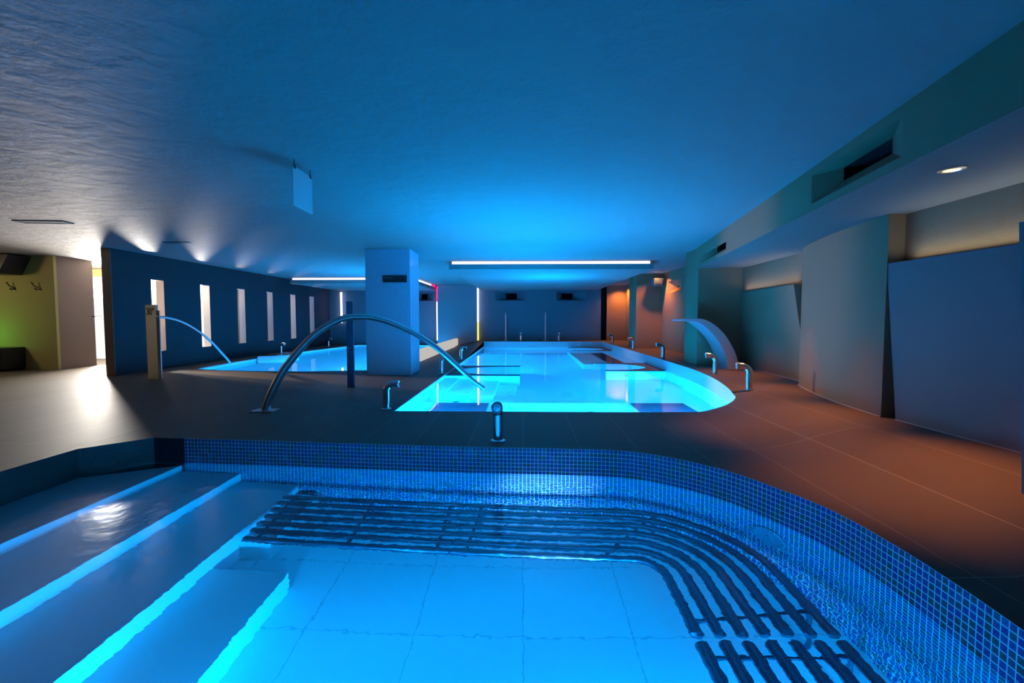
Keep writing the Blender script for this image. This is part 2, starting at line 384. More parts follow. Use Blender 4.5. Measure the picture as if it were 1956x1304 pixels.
# ------------------------------------------------------------------ far wall, left back wall, lit pilaster
YF = 18.35
struct(wall_holes('wall_far', (-1.8, YF), (3.1, YF), 0, 2.41,
    [(-1.14 + 1.8, .08 + 1.8, 1.80, 2.15, (-.72 + 1.8, -.28 + 1.8, 1.87, 2.10, .30)), (1.31 + 1.8, 2.52 + 1.8, 1.80, 2.15, (1.55 + 1.8, 2.0 + 1.8, 1.87, 2.10, .30))], [M['greyd'], M['black']], side=1))
struct(wall_holes('wall_far', (-8.2, 18.65), (-3.45, 18.65), 0, 2.41, [(3.75, 4.5, 1.8, 2.15, (3.95, 4.2, 1.87, 2.1, .3))], [M['greyd'], M['black']], side=1))
o = thing('wall_pilaster', 'pale lilac-grey wall section with glowing edges left of the far wall', 'wall section', (-2.6, 18.3, 0))
MB().box(-3.42, -1.86, 18.05, 18.3, 0, 2.40).build('panel', M['lilac'], o)
MB().box(-3.49, -3.45, 18.2, 18.3, 1.75, 2.35).build('led_edge', M['ledred'], o)
MB().box(-3.49, -3.45, 18.2, 18.3, .2, 1.74).build('led_edge', M['ledlilac'], o)
MB().box(-1.85, -1.80, 18.2, 18.3, .95, 2.35).build('led_edge', M['ledlilac'], o)
MB().box(-1.85, -1.80, 18.2, 18.3, .2, .94).build('led_edge', M['ledyellow'], o)
led('led_strip', 'violet vertical LED strip in the dark far corner left of the pillar', 'light', (-7.5, -7.46, 18.5, 18.6, .9, 2.15), M['ledlilac'])

# ------------------------------------------------------------------ right side: cross walls, side walls, bulkhead
struct(MB().box(3.28, 4.5, 8.68, 9.35, 0, CZ).build('wall_right', M['grey']))
struct(MB().box(3.36, 4.5, 13.7, 14.6, 0, CZ).build('wall_right', M['grey']))
struct(MB().box(3.36, 4.5, 18.5, 18.6, 0, CZ).build('wall_right', M['grey']))
struct(MB().box(3.1, 3.36, 18.85, 18.95, 0, CZ).build('wall_right', M['navy']))
struct(wall_holes('wall_right', (4.12, 13.7), (4.12, 9.35), 0, CZ, [(13.7 - 13.2, 13.7 - 12.05, 1.81, 2.13, (13.7 - 12.95, 13.7 - 12.85, 1.95, 2.0, .22))], [M['grey'], M['black']], side=1))
struct(MB().box(4.12, 4.25, 14.6, 18.5, 0, CZ).build('wall_right', M['grey']))
wc = spline([(4.1, 8.68, 0), (4.04, 7.8, 0), (3.96, 6.62, 0), (3.72, 6.2, 0), (3.5, 5.5, 0), (3.36, 4.85, 0), (3.28, 4.22, 0)], 6)
pts = [(p.x, p.y) for p in wc]
struct(MB().prism(pts + [(3.43, 4.22), (4.4, 5.0), (4.4, 8.68)], .1, 2.035).build('wall_right', M['grey'], None, True))
struct(MB().box(3.43, 3.55, -4, 4.22, .1, 2.035).build('wall_right', M['grey']))
struct(MB().box(1.2, 3.43, -4, -3.9, 0, CZ).build('wall_right', M['grey']))
# bulkhead: sloping in plan, soffit at 2.03
bk = lambda y: 1.86 + (3.36 - 1.86) * y / 9.35
ba, bb = (bk(9.35), 9.35), (bk(-4), -4)
Lb = (Vector(ba) - Vector(bb)).length
def bu(y): return (9.35 - y) / 13.35 * Lb
def fu(px, py, d=0):
    p = PV(px, py, (ba[0] + d, ba[1]), (bb[0] + d, bb[1])); return bu(p.y), p.z
def niche(o0, o1, i0, i1, i2, dep):
    a, b = fu(*o0), fu(*o1); c, d, e = fu(*i0, dep), fu(*i1, dep), fu(*i2, dep)
    return (a[0], b[0], 2.095, min(2.385, (a[1] + b[1]) / 2), (c[0], d[0], max(2.125, e[1]), min((c[1] + d[1]) / 2, 2.34), dep))
bh = wall_holes('trim_2', ba, bb, 2.03, CZ, [niche((1551, 337), (1725, 219), (1609, 317), (1701, 256), (1609, 346), .16), niche((1340, 494), (1388, 455), (1370, 463), (1386, 455), (1370, 482), .12)], [M['grey'], M['black']], side=1); struct(bh)
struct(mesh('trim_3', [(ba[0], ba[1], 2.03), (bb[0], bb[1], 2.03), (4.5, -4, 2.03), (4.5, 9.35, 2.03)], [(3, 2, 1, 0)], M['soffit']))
# thin pale line at the foot of the right wall
struct(MB().tube([(p[0] - .006, p[1], ZR + .004) for p in pts], .006, 6).build('baseboard_right', M['lilac']))
struct(MB().tube([(3.315, 4.1, ZR + .004), (3.355, 2.5, ZR + .004), (3.365, .8, ZR + .004)], .006, 6).build('baseboard_right', M['lilac']))

# leaning panels on the right wall
o = MB().hexa([(3.325, 4.11, ZR), (3.37, .6, ZR), (3.425, .6, ZR), (3.425, 4.11, ZR)], [(3.285, 4.23, 1.59), (3.27, .6, 1.59), (3.425, .6, 1.59), (3.425, 4.23, 1.59)]).build('wall_panel', M['panel'])
tag(o, 'large dark slate panel leaning on the right wall, pale wall showing above its top edge', 'panel')
o = MB().hexa([(2.67, 2.46, .14), (2.67, .2, .14), (3.2, .2, .14), (3.2, 2.46, .14)], [(2.70, 2.58, 1.62), (2.70, .2, 1.62), (3.2, .2, 1.62), (3.2, 2.58, 1.62)]).build('wall_panel', M['panel'])
tag(o, 'dark panel at the right edge of the picture, nearest the camera', 'panel')
o = MB().add([(4.085, 8.66, .84), (3.955, 6.58, .84), (4.06, 8.66, 1.575), (3.815, 6.56, 1.575), (4.2, 8.66, 1.575), (4.1, 6.56, 1.575), (4.2, 8.66, .84), (4.1, 6.58, .84)],
             [(0, 2, 3, 1), (2, 4, 5, 3), (1, 3, 5, 7), (0, 6, 4, 2), (0, 1, 7, 6), (6, 7, 5, 4)]).build('wall_panel', M['grey'])
tag(o, 'wedge-shaped grey panel tilting out of the wall under the third ceiling spotlight', 'panel')

# ------------------------------------------------------------------ pillar, plaque
def uvbox(name, x0, x1, y0, y1, z0, z1, m, parent=None):
    pts = [(x0, y0), (x1, y0), (x1, y1), (x0, y1), (x0, y0)]
    return strip_wall(name, pts, z0, z1, m, parent, smooth=False)
pl = uvbox('mosaic_pillar', -3.03, -2.17, 8.69, 9.42, 0, CZ, M['pillarmosaic'])
tag(pl, 'square ceiling-high pillar clad in small blue-lit mosaic tiles with a black plaque', 'pillar')
t = thing('wall_plaque', 'small black plaque with a line of faint lettering on the pillar', 'sign', (-2.5, 8.68, 1.85))
a = PY(731, 526, 8.675); b = PY(777, 539, 8.675)
MB().box(a.x, b.x, 8.67, 8.688, b.z, a.z).build('plate', M['blackp'], t)

def text(name, s, size, loc, rot, m, parent, bold=0, sx=1):
    c = bpy.data.curves.new(name, 'FONT'); c.body = s; c.size = size; c.extrude = .0015; c.offset = bold
    to = bpy.data.objects.new(name, c); COL.objects.link(to)
    dg = bpy.context.evaluated_depsgraph_get(); me = bpy.data.meshes.new_from_object(to.evaluated_get(dg))
    bpy.data.objects.remove(to); me.transform(Matrix.Translation(loc) @ Matrix.Rotation(rot[2], 4, 'Z') @ Matrix.Rotation(rot[0], 4, 'X') @ Matrix.Diagonal((sx, 1, 1, 1)))
    me.materials.clear(); return link(name, me, m, parent)
mb = MB(); x = a.x + .04; zc = (a.z + b.z) / 2 + .014                # a line of lettering too faint to read
for k, wd in enumerate((.016, .012, .014, .011, .015, .012, .013, .011, .014, .012)):
    mb.box(x, x + wd, 8.6695, 8.6705, zc, zc + (.026 if k == 0 else .014)); x += wd + .004
mb.build('lettering', plain('faint_lettering', (.16, .2, .24), .6), t)

# ------------------------------------------------------------------ near pool
ZW = -.225; ZFL = ZW - .86
pool = thing('plunge_pool', 'near pool with blue mosaic walls, stone steps and curved corner in the foreground', 'pool', (0, 1.2, ZFL))
i0 = min(range(len(near_curve)), key=lambda i: abs(near_curve[i][0] + 3.07))
strip_wall('mosaic_wall', near_curve[i0:], ZFL, 0, M['mosaic'], pool)
strip_wall('end_panel', near_curve[:i0 + 1], ZFL, 0, M['endpanel'], pool)
strip_wall('side_wall', [(NL, .95), (NL, 3.68), near_curve[0]], ZFL, 0, M['darkstone'], pool, smooth=False)
strip_wall('near_wall', [near_curve[-1], (NL, .95)], ZFL, 0, M['mosaic'], pool, smooth=False)
mesh('basin_floor', [(p[0], p[1], ZFL) for p in near_hole], [list(range(len(near_hole)))[::-1]], M['poolfloor'], pool)
def back_y(x):
    for i in range(len(near_curve) - 1):
        p, q = near_curve[i], near_curve[i + 1]
        if p[0] <= x <= q[0]: return p[1] + (q[1] - p[1]) * (x - p[0]) / (q[0] - p[0])
    return 3.68
for x0, x1, dep, yend in ((NL, -3.13, .08, None), (-3.13, -2.56, .27, None), (-2.56, -2.0, .46, None), (-2.0, -1.5, .65, 2.79)):
    ya, yb = (yend, yend) if yend else ((3.68 if x0 == NL else back_y(x0)) - .004, back_y(x1) - .004)
    mb = MB(); b4 = [(x0, .96), (x1, .96), (x1, yb), (x0, ya)]
    mb.hexa([(*p, ZFL + .001) for p in b4], [(*p, ZW - dep) for p in b4]); mb.mi = [0, 0, 0, 1, 1, 0]
    mb.build('step', [M['stepstone'], M['riser']], pool)
MB().hexa([(-1.999, 3.08, ZFL + .001), (-1.78, 3.08, ZFL + .001), (-1.78, 3.85, ZFL + .001), (-1.999, 3.85, ZFL + .001)], [(-1.999, 3.08, ZW - .60), (-1.78, 3.08, ZW - .60), (-1.78, 3.85, ZW - .60), (-1.999, 3.85, ZW - .60)]).build('bench_block', M['stepstone'], pool)
o = mesh('pool_water', [(p[0], p[1], ZW) for p in near_hole], [list(range(len(near_hole)))], M['water'])
me = o.data
if me.polygons[0].normal.z < 0: me.flip_normals()
tag(o, 'clear rippling blue water filling the near mosaic pool', 'water')

# wall jets and the round lamp in the mosaic wall
def wall_pt(i): 
    p, q = Vector(near_curve[i]), Vector(near_curve[i + 1]); t = (q - p).normalized(); return p, Vector((t.y, -t.x))
def at_curve(x=None, y=None):
    best = min(range(len(near_curve) - 1), key=lambda i: (abs(near_curve[i][0] - x) if x is not None else 0) + (abs(near_curve[i][1] - y) if y is not None else 0))
    return wall_pt(best)
for x, y in ((-1.75, 3.9), (-.65, 3.84), (.4, 3.79), (1.24, 3.5)):
    p, n = at_curve(x, y); s = Vector((p.x, p.y, ZW - .3)) + Vector((n.x, n.y, 0)) * .002
    j = MB().lathe([(.05, 0), (.05, .008), (.035, .014), (.03, .006), (.012, .006), (.01, .016), (.001, .016)], s, (n.x, n.y, 0)).build('wall_jet', M['jet'], pool, True)
p, n = at_curve(1.62, 2.95); s = Vector((p.x, p.y, ZW - .28)) + Vector((n.x, n.y, 0)) * .002
MB().lathe([(.125, 0), (.125, .012), (.11, .018), (.10, .012), (.03, .014), (.028, .022), (.001, .022)], s, (n.x, n.y, 0), 32).build('lamp_lens', M['jet'], pool, True)

# tube benches: seven tubes following the wall
def offset_curve(off):
    out = []
    for i in range(len(near_curve)):
        p = Vector(near_curve[i]); a = Vector(near_curve[max(i - 1, 0)]); b = Vector(near_curve[min(i + 1, len(near_curve) - 1)])
        t = (b - a).normalized(); out.append(p + Vector((t.y, -t.x)) * off)
    res = [out[0]]
    for q in out[1:]:                       # drop points that fold back
        k = len(res)
        if (q - res[-1]).length > .01: res.append(q)
    return res
centre = offset_curve(.53)
def cut_between(c, start, end):
    return [q for q in c if start(q) and end(q)]
def arc(pts):
    L = [0]
    for i in range(1, len(pts)): L.append(L[-1] + (pts[i] - pts[i - 1]).length)
    return L
def sub(pts, a, b, n=40):
    L = arc(pts); out = []
    for k in range(n + 1):
        s = a + (b - a) * k / n; i = 0
        while i < len(L) - 2 and L[i + 1] < s: i += 1
        f = (s - L[i]) / max(1e-9, L[i + 1] - L[i]); out.append(pts[i].lerp(pts[i + 1], min(1, max(0, f))))
    return out
# centre-line corner ray: tubes are round, concentric corner arcs
def rounded(off):
    """tube centre line at a distance off from the wall: straight, arc, straight (all concentric)"""
    yb = lambda x: 3.83 - .055 * x - off
    R = max(.12, 1.12 - off); cxr, cyr = 1.8 - 1.12, 3.79 - 1.12
    pts = [Vector((x, yb(x) + (cyr + R - yb(cxr)) * sm(x, -1.2, cxr))) for x in [-2.0 + i * (cxr + 2.0) / 30 for i in range(30)]]
    pts += [Vector((cxr + R * sin(a), cyr + R * cos(a))) for a in [i * (pi / 2) / 24 for i in range(25)]]
    xe = cxr + R
    pts += [Vector((xe - .03 * sm(-y, -cyr, 1.5), y)) for y in [cyr - .1 * i for i in range(1, 20)]]
    return pts
def angle_of(p):
    return p
offs = [.27 + .111 * i for i in range(7)]
ZT = ZW - .46
segs = [('left straight', -10, 0), ('corner', 0, 1), ('right', 1, 2)]
names = ['straight bench of seven dark tubes under water along the back mosaic wall, beside the steps',
         'curved bench of seven dark tubes under water bending round the mosaic corner',
         'bench of dark tubes under water along the right mosaic wall, cut by the bottom edge']
def idx(pts, test): 
    for i, q in enumerate(pts):
        if test(q): return i
    return len(pts) - 1
for s in range(3):
    bt = thing('tube_bench', names[s], 'bench', ((-1.3, 3.3, ZFL), (1.0, 3.0, ZFL), (1.2, 1.5, ZFL))[s])
    lines = []
    for k, off in enumerate(offs):
        pts = rounded(off); L = arc(pts)
        i1 = idx(pts, lambda q: q.x > -.55); i2 = idx(pts, lambda q: q.y < 2.22 and q.x > .5); i3 = idx(pts, lambda q: q.y < 1.05)
        g = .028
        a, b = ((.015 + .012 * k, L[i1] - g * .3), (L[i1] + g * .3, L[i2] - g), (L[i2] + g, L[i3]))[s]
        line = sub(pts, a, b, 44); lines.append(line)
        path = [(q.x, q.y, ZT) for q in line]
        e0 = (Vector(path[0]) - Vector(path[1])).normalized() * .012; e1 = (Vector(path[-1]) - Vector(path[-2])).normalized() * .012
        path = [tuple(Vector(path[0]) + e0)] + path + [tuple(Vector(path[-1]) + e1)]
        MB().tube(path, [.018] + [.032] * (len(path) - 2) + [.018], 14).build('tube', M['tube'], bt, True)
    for f in (.06, .5, .94):
        bar = [l[int(f * 44)] for l in lines]
        MB().tube([(q.x, q.y, ZT - .05) for q in bar], .012, 8).build('cross_bar', M['tube'], bt, True)
        for q in (bar[0],): MB().tube([(q.x, q.y, ZFL), (q.x, q.y, ZT - .03)], .014, 8).build('leg', M['tube'], bt, True)

# ------------------------------------------------------------------ far pool
ZW2 = -.03; ZF2 = -1.28
fp = thing('swimming_pool', 'long white-lined pool with bays, steps and bubble benches in the middle of the hall', 'pool', (.75, 11.4, ZF2))
strip_wall('front_wall', [(FX0, FY0), (-.3, FY0), (1.2, FY0)] + far_right[:1], ZF2, lambda x, y: deck_z(x, y), M['poolwhite'], fp, smooth=False, flip=True)
strip_wall('right_wall', far_right + [(FX1, 11.5), (FX1, 14.5), (FX1, FY1)], ZF2, ZW2 + .0, M['poolwhite'], fp, flip=True)
strip_wall('overflow_rim', far_right + [(FX1, 11.5), (FX1, 14.5), (FX1, FY1)], ZW2, lambda x, y: deck_z(x, y), M['rim'], fp, flip=True)
strip_wall('far_wall', [(FX1, FY1), (FX0, FY1)], ZF2, ZW2, M['poolwhite'], fp, smooth=False, flip=True)
strip_wall('overflow_rim', [(FX1, FY1), (.7, FY1), (-.5, FY1), (FX0, FY1)], ZW2, lambda x, y: deck_z(x, y), M['rim'], fp, smooth=False, flip=True)
strip_wall('left_wall', [(FX0, FY1), (FX0, 12), (FX0, FY0)], ZF2, 0, M['poolwhite'], fp, smooth=False, flip=True)
mesh('basin_floor', [(p[0], p[1], ZF2) for p in far_hole], [list(range(len(far_hole)))], M['poolbed'], fp)
def bay(xo, xw, xc, y0, y1, sgn, th=.13):
    """block at the pool wall with a U-shaped cut open towards the middle; dark stone rim just awash"""
    top = ZW2 + .008; yc = (y0 + y1) / 2; k = (y1 - y0) / 2 - th; rx = k * 1.15; n = 20
    U = [(xo, yc - k)] + [(xc - sgn * rx + sgn * rx * sin(i * pi / n), yc - k * cos(i * pi / n)) for i in range(n + 1)] + [(xo, yc + k)]
    O = [(xo, y0)]
    for i in range(n + 1):
        a = i * pi / n; x0_ = U[i + 1][0]
        O.append((x0_ if a < .7 or a > pi - .7 else xw, y0 if a < .7 else y1 if a > pi - .7 else yc - ((y1 - y0) / 2) * cos((a - .7) / (pi - 1.4) * pi)))
    O.append((xo, y1)); b = MB(); r = MB(); m = len(U)
    for q in range(m - 1):
        b.hexa([(*O[q], ZF2 + .001), (*O[q + 1], ZF2 + .001), (*U[q + 1], ZF2 + .001), (*U[q], ZF2 + .001)], [(*O[q], top - .03), (*O[q + 1], top - .03), (*U[q + 1], top - .03), (*U[q], top - .03)])
        r.hexa([(*O[q], top - .03), (*O[q + 1], top - .03), (*U[q + 1], top - .03), (*U[q], top - .03)], [(*O[q], top), (*O[q + 1], top), (*U[q + 1], top), (*U[q], top)])
    w_ = b.build('bay_wall', M['poolwhite'], fp); r.build('bay_rim', M['bayrim'], w_)
bay(-.07, FX0 + .002, -1.40, 8.85, 10.65, -1)
bay(1.76, FX1 - .002, 2.80, 9.7, 11.4, 1)
bay(1.70, FX1 - .002, 2.88, 15.6, 17.35, 1)
for x0, x1, y0, y1, top in ((FX0, -1.25, 7.35, 8.84, -.34), (-1.25, -.85, 7.2, 8.84, -.50), (-.85, -.47, 7.05, 8.84, -.66), (-.47, -.12, 6.75, 8.5, -.82), (-.12, .2, 6.75, 8.2, -.98)):
    MB().box(x0 + .001, x1, y0, y1, ZF2, top).build('step', M['poolwhite'], fp, bevel=.01)
MB().box(FX0 + .002, 2.4, FY0 + .01, 6.62, ZF2, -.58).build('front_bench', M['poolwhite'], fp, bevel=.01)
MB().box(1.5, FX1 - .002, 11.42, 15.58, ZF2, -.34).build('bed_platform', M['poolwhite'], fp, bevel=.02)
def grill(name, label, x0, x1, y0, y1, z, n, along='x'):
    g = thing(name, label, 'grill', ((x0 + x1) / 2, (y0 + y1) / 2, z))
    for i in range(n):
        if along == 'x':
            y = y0 + (y1 - y0) * (i + .5) / n; MB().box(x0, x1, y - (y1 - y0) / n * .36, y + (y1 - y0) / n * .36, z + .02, z + .05).build('slat', M['slat'], g)
        else:
            x = x0 + (x1 - x0) * (i + .5) / n; MB().box(x - (x1 - x0) / n * .36, x + (x1 - x0) / n * .36, y0, y1, z + .02, z + .05).build('slat', M['slat'], g)
    for bx in (((x0 + .05, x0 + .1, y0, y1), (x1 - .1, x1 - .05, y0, y1)) if along == 'x' else ((x0, x1, y0 + .05, y0 + .1), (x0, x1, y1 - .1, y1 - .05))):
        MB().box(*bx, z + .001, z + .02).build('bearer', M['slat'], g)
grill('bubble_grill', 'dark slatted grill under water at the near left corner of the long pool', -1.24, -.5, 5.75, 6.55, -.58, 11)
grill('bubble_grill', 'dark slatted grill under water at the near right corner of the long pool', 1.54, 2.3, 5.75, 6.58, -.58, 11)
grill('bubble_grill', 'narrow dark slatted grill on the submerged bed between the two right-hand bays', 2.18, 2.62, 11.8, 15.0, -.34, 7, 'y')
for x, y, z, n in ((.9, 6.0, -.58, (0, 0, 1)), (2.2, 9.69, -.75, (0, -1, 0)), (-1.0, 6.66, -.58, (0, 0, 1)), (1.3, 5.5, -.58, (0, 0, 1))):
    MB().lathe([(.05, 0), (.05, .01), (.03, .015), (.001, .015)], (x, y, z + .001), n).build('pool_jet', M['jet'], fp, True)
o = mesh('pool_water', [(p[0], p[1], ZW2) for p in far_hole], [list(range(len(far_hole)))], M['waterfar'])
if o.data.polygons[0].normal.z < 0: o.data.flip_normals()
tag(o, 'still bright blue water of the long pool in the middle of the hall', 'water')

# ------------------------------------------------------------------ left pool
ZF3 = -1.15
lp = thing('swimming_pool', 'pool along the navy wall with six slit windows, behind the pillar', 'pool', (-5, 14, ZF3))
strip_wall('side_wall', left_hole + left_hole[:1], ZF3, 0, M['poolwhite'], lp, smooth=False, flip=True)
mesh('basin_floor', [(p[0], p[1], ZF3) for p in left_hole], [list(range(len(left_hole)))], M['poolwhite'], lp)
mb = MB(); cxj, cyj = -7.2, 12.8
ar = [(-pi / 2 + i * pi / 20) for i in range(21)]
for i in range(20):
    a0, a1 = ar[i], ar[i + 1]; f = lambda a, r: (cxj + r * cos(a), cyj + r * sin(a))
    q = [f(a0, .70), f(a1, .70), f(a1, .58), f(a0, .58)]; mb.hexa([(*p, ZF3) for p in q], [(*p, .06) for p in q])
mb.build('whirlpool_rim', M['poolwhite'], lp)
o = mesh('pool_water', [(p[0], p[1], ZW2) for p in left_hole], [list(range(len(left_hole)))], M['waterfar'])
if o.data.polygons[0].normal.z < 0: o.data.flip_normals()
tag(o, 'blue water of the pool beside the slit windows', 'water')
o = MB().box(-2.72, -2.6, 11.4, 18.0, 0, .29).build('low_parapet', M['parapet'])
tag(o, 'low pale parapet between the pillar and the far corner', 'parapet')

# ------------------------------------------------------------------ steel spouts
def make_spout():
    t = thing('water_spout', '', 'spout')
    R = .095; path = [(0, 0, .008)] + [(0, 0, .02 + i * .19 / 4) for i in range(5)]
    path += [(0, R - R * cos(a), .21 + R * sin(a)) for a in [i * (pi * .50) / 12 for i in range(1, 13)]] + [(0, .135, .305)]
    MB().tube(path, .040, 20).build('pipe', M['steel'], t, True)
    e = Vector(path[-1]); d = (e - Vector(path[-2])).normalized()
    MB().lathe([(.040, -.012), (.046, -.008), (.046, .018), (.040, .022), (.032, .012), (.012, .012), (.010, .02), (.001, .02)], e, d).build('nozzle', M['steel'], t, True)
    MB().lathe([(.062, 0), (.062, .006), (.045, .014), (.040, .016)], (0, 0, 0)).build('base_flange', M['steel'], t, True)
    return t
proto = make_spout(); used = False
def spout(x, y, z, rz, label, s=1.0):
    global used
    if not used: r = proto; used = True
    else:
        r = proto.copy(); COL.objects.link(r)
        for ch in proto.children:
            c = ch.copy(); COL.objects.link(c); c.parent = r
    r.location = (x, y, z); r.rotation_euler = (0, 0, rz); r.scale = (s, s, s); r['label'] = label; r['group'] = 'bent steel water spouts'
    return r
spout(-.227, 4.03, 0, pi, 'chrome spout in front centre on the deck between the two pools, facing the camera', 1.08)
spout(-1.66, 5.42, 0, -pi / 2, 'chrome spout at the near left corner of the long pool', 1.0)
spout(-1.63, 8.95, 0, -pi / 2, 'chrome spout on the left edge of the long pool, middle of three')
spout(-1.66, 12.0, 0, -pi / 2, 'chrome spout on the left edge of the long pool beside the low parapet end')
spout(2.86, 5.80, deck_z(2.86, 5.8), pi / 2 - .25, 'largest chrome spout on the right deck, nearest on that side')
spout(3.12, 7.45, ZR, pi / 2 - .1, 'chrome spout on the right deck in front of the steel cascade')
spout(3.17, 10.4, ZR, pi / 2, 'chrome spout on the right deck left of the steel cascade')
spout(3.22, 13.4, ZR, pi / 2, 'chrome spout on the right deck at the foot of the blue-lit narrow pilaster')
spout(3.22, 16.5, ZR, pi / 2, 'chrome spout farthest down the right deck by the orange-lit wall')
spout(-.10, 17.95, deck_z(-.1, 17.95), pi, 'small chrome spout by the far wall between the two tall pipes')
spout(1.39, 17.95, deck_z(1.39, 17.95), pi, 'small chrome spout by the far wall right of both tall pipes')
spout(-7.5, 13.85, 0, -pi / 2 - .3, 'chrome spout at the navy wall above the small whirlpool')
spout(-7.42, 17.1, 0, -pi / 2 - .3, 'chrome spout at the navy wall past the last slit window')

# two tall goosenecks at the far end
def gooseneck(x, y, z, label):
    t = thing('gooseneck_spout', label, 'spout', (x, y, z), 'tall far goosenecks')
    R = .16; path = [(x, y, z + i * .98 / 6) for i in range(7)] + [(x, y - R + R * cos(a), z + .98 + R * sin(a)) for a in [i * pi / 12 for i in range(1, 10)]]
    MB().tube(path, .032, 14).build('pipe', M['brushed'], t, True)
    MB().lathe([(.12, 0), (.12, .012), (.04, .02)], (x, y, z)).build('base_flange', M['brushed'], t, True)
gooseneck(-.70, 18.1, deck_z(-.7, 18.1), 'tall upright gooseneck pipe before the far wall, the left one')
gooseneck(.87, 18.1, deck_z(.87, 18.1), 'tall upright gooseneck pipe before the far wall, the right one')

# big arched swan pipe over the long pool
A0, A1 = (-3.05, 5.26), (-.52, 6.1)
t = thing('arched_spout', 'large arched steel pipe rising from the deck and ending over the long pool', 'spout', (*A0, 0))
px = [(507, 784), (519, 750), (538, 713), (563, 679), (594, 645), (625, 622), (658, 607.5), (690, 604.5), (722, 608), (760, 621), (800, 641), (838, 667), (872, 697), (900, 724), (921, 740)]
pts = [PV(a, b, A0, A1) for a, b in px]; pts[0].z = .005; path = spline(pts, 5); n = len(path)
MB().tube(path, [.047 - .016 * i / n for i in range(n)], 18).build('pipe', M['brushed'], t, True)
MB().box(A0[0] - .14, A0[0] + .13, A0[1] - .09, A0[1] + .09, 0, .012).build('base_plate', M['brushed'], t)
e = path[-1]; dd = (path[-1] - path[-3]).normalized()
MB().tube([e + dd * .0, e + dd * .02], .036, 18).build('nozzle', M['brushed'], t, True)
wj = [e + dd * .02 + Vector((dd.x * k * .075, dd.y * k * .075, -.002 - .0047 * k * k - .02 * k)) for k in range(0, 5)]
wj = [p for p in wj if p.z > ZW2 - .02]
# small arched spout above the left pool, springing from the temperature post
B0, B1 = (-6.62, 8.12), (-7.05, 10.7)
t = thing('arched_spout', 'slim arched steel pipe curving from the temperature post down to the left pool', 'spout', (-6.6, 8.15, 0))
px = [(300, 605), (318, 606.5), (340, 612), (362, 622), (385, 637), (405, 654), (420, 670), (433, 684), (441, 694)]
B0 = (-6.55, 8.12); B1 = (-6.65, 10.3)
pts = [PV(a, b, B0, B1) for a, b in px]
pts = [Vector((pts[0].x - .06, 8.03, pts[0].z - .01))] + pts
MB().tube(spline(pts, 5), .022, 14).build('pipe', M['brushed'], t, True)
MB().lathe([(.05, 0), (.05, .01), (.03, .02)], (pts[0].x, 8.022, pts[0].z), (0, 1, 0)).build('base_flange', M['brushed'], t, True)

# steel cascade on the right deck
t = thing('swan_cascade', 'wide curved steel cascade arching from the right deck towards the long pool', 'cascade', (3.7, 8.4, ZR))
outer = spline([(3.80, 0, ZR), (3.78, 0, .35), (3.70, 0, .56), (3.55, 0, .80), (3.36, 0, .98), (3.17, 0, 1.075), (3.0, 0, 1.085), (2.78, 0, 1.07)], 6)
inner = spline([(3.62, 0, ZR), (3.59, 0, .35), (3.52, 0, .54), (3.40, 0, .74), (3.25, 0, .90), (3.12, 0, 1.0), (2.98, 0, 1.045), (2.78, 0, 1.045)], 6)
mb = MB(); yf, yb_ = 8.1, 8.62
for i in range(len(outer) - 1):
    o0, o1, i0_, i1_ = outer[i], outer[i + 1], inner[i], inner[i + 1]
    V = [(p.x, yf, p.z) for p in (o0, o1, i1_, i0_)] + [(p.x, yb_, p.z) for p in (o0, o1, i1_, i0_)]
    mb.add(V, [(0, 1, 2, 3), (7, 6, 5, 4), (0, 4, 5, 1), (3, 2, 6, 7)])
mb.add([(2.78, yf, 1.045), (2.78, yb_, 1.045), (2.78, yb_, 1.07), (2.78, yf, 1.07)], [(0, 1, 2, 3)])
bm = bmesh.new(); me_ = bpy.data.meshes.new('blade'); me_.from_pydata([tuple(v) for v in mb.v], [], mb.f); bm.from_mesh(me_); bmesh.ops.remove_doubles(bm, verts=bm.verts, dist=1e-4)
for e_ in bm.edges:
    e_.smooth = not (len(e_.link_faces) == 2 and e_.calc_face_angle(0) > .6)
bmesh.ops.recalc_face_normals(bm, faces=bm.faces); bm.to_mesh(me_); bm.free(); link('blade', me_, M['cascade'], t, True)
MB().box(3.55, 3.87, 8.05, 8.66, ZR, ZR + .012).build('base_plate', M['brushed'], t)

# ------------------------------------------------------------------ signs and small things
t = thing('temperature_post', 'beige flat post marked 30 degrees in front of the first slit window', 'sign', (-6.66, 7.97, 0))
a = PY(277, 582, 7.97); b = PY(297, 582, 7.97)
MB().box(a.x, b.x, 7.97, 8.02, 0, a.z).build('panel', M['beige'], t, bevel=.003)
text('lettering', '30°', .165, (a.x + .02, 7.968, a.z - .175), (pi / 2, 0, 0), M['ink'], t, .004, .62)
MB().box(b.x + .002, b.x + .05, 7.98, 8.0, .0, a.z - .1).build('side_fin', M['brushed'], t)
o = thing('signpost', 'slim dark blue post standing on the deck left of the pillar', 'post', (-2.73, 7.1, 0))
MB().box(-2.785, -2.675, 7.08, 7.12, 0, 1.13).build('panel', M['post'], o, bevel=.004)
MB().box(-2.782, -2.678, 7.085, 7.115, 1.13, 1.36).build('upper_panel', plain('post_upper', (.07, .10, .15), .3), o, bevel=.004)

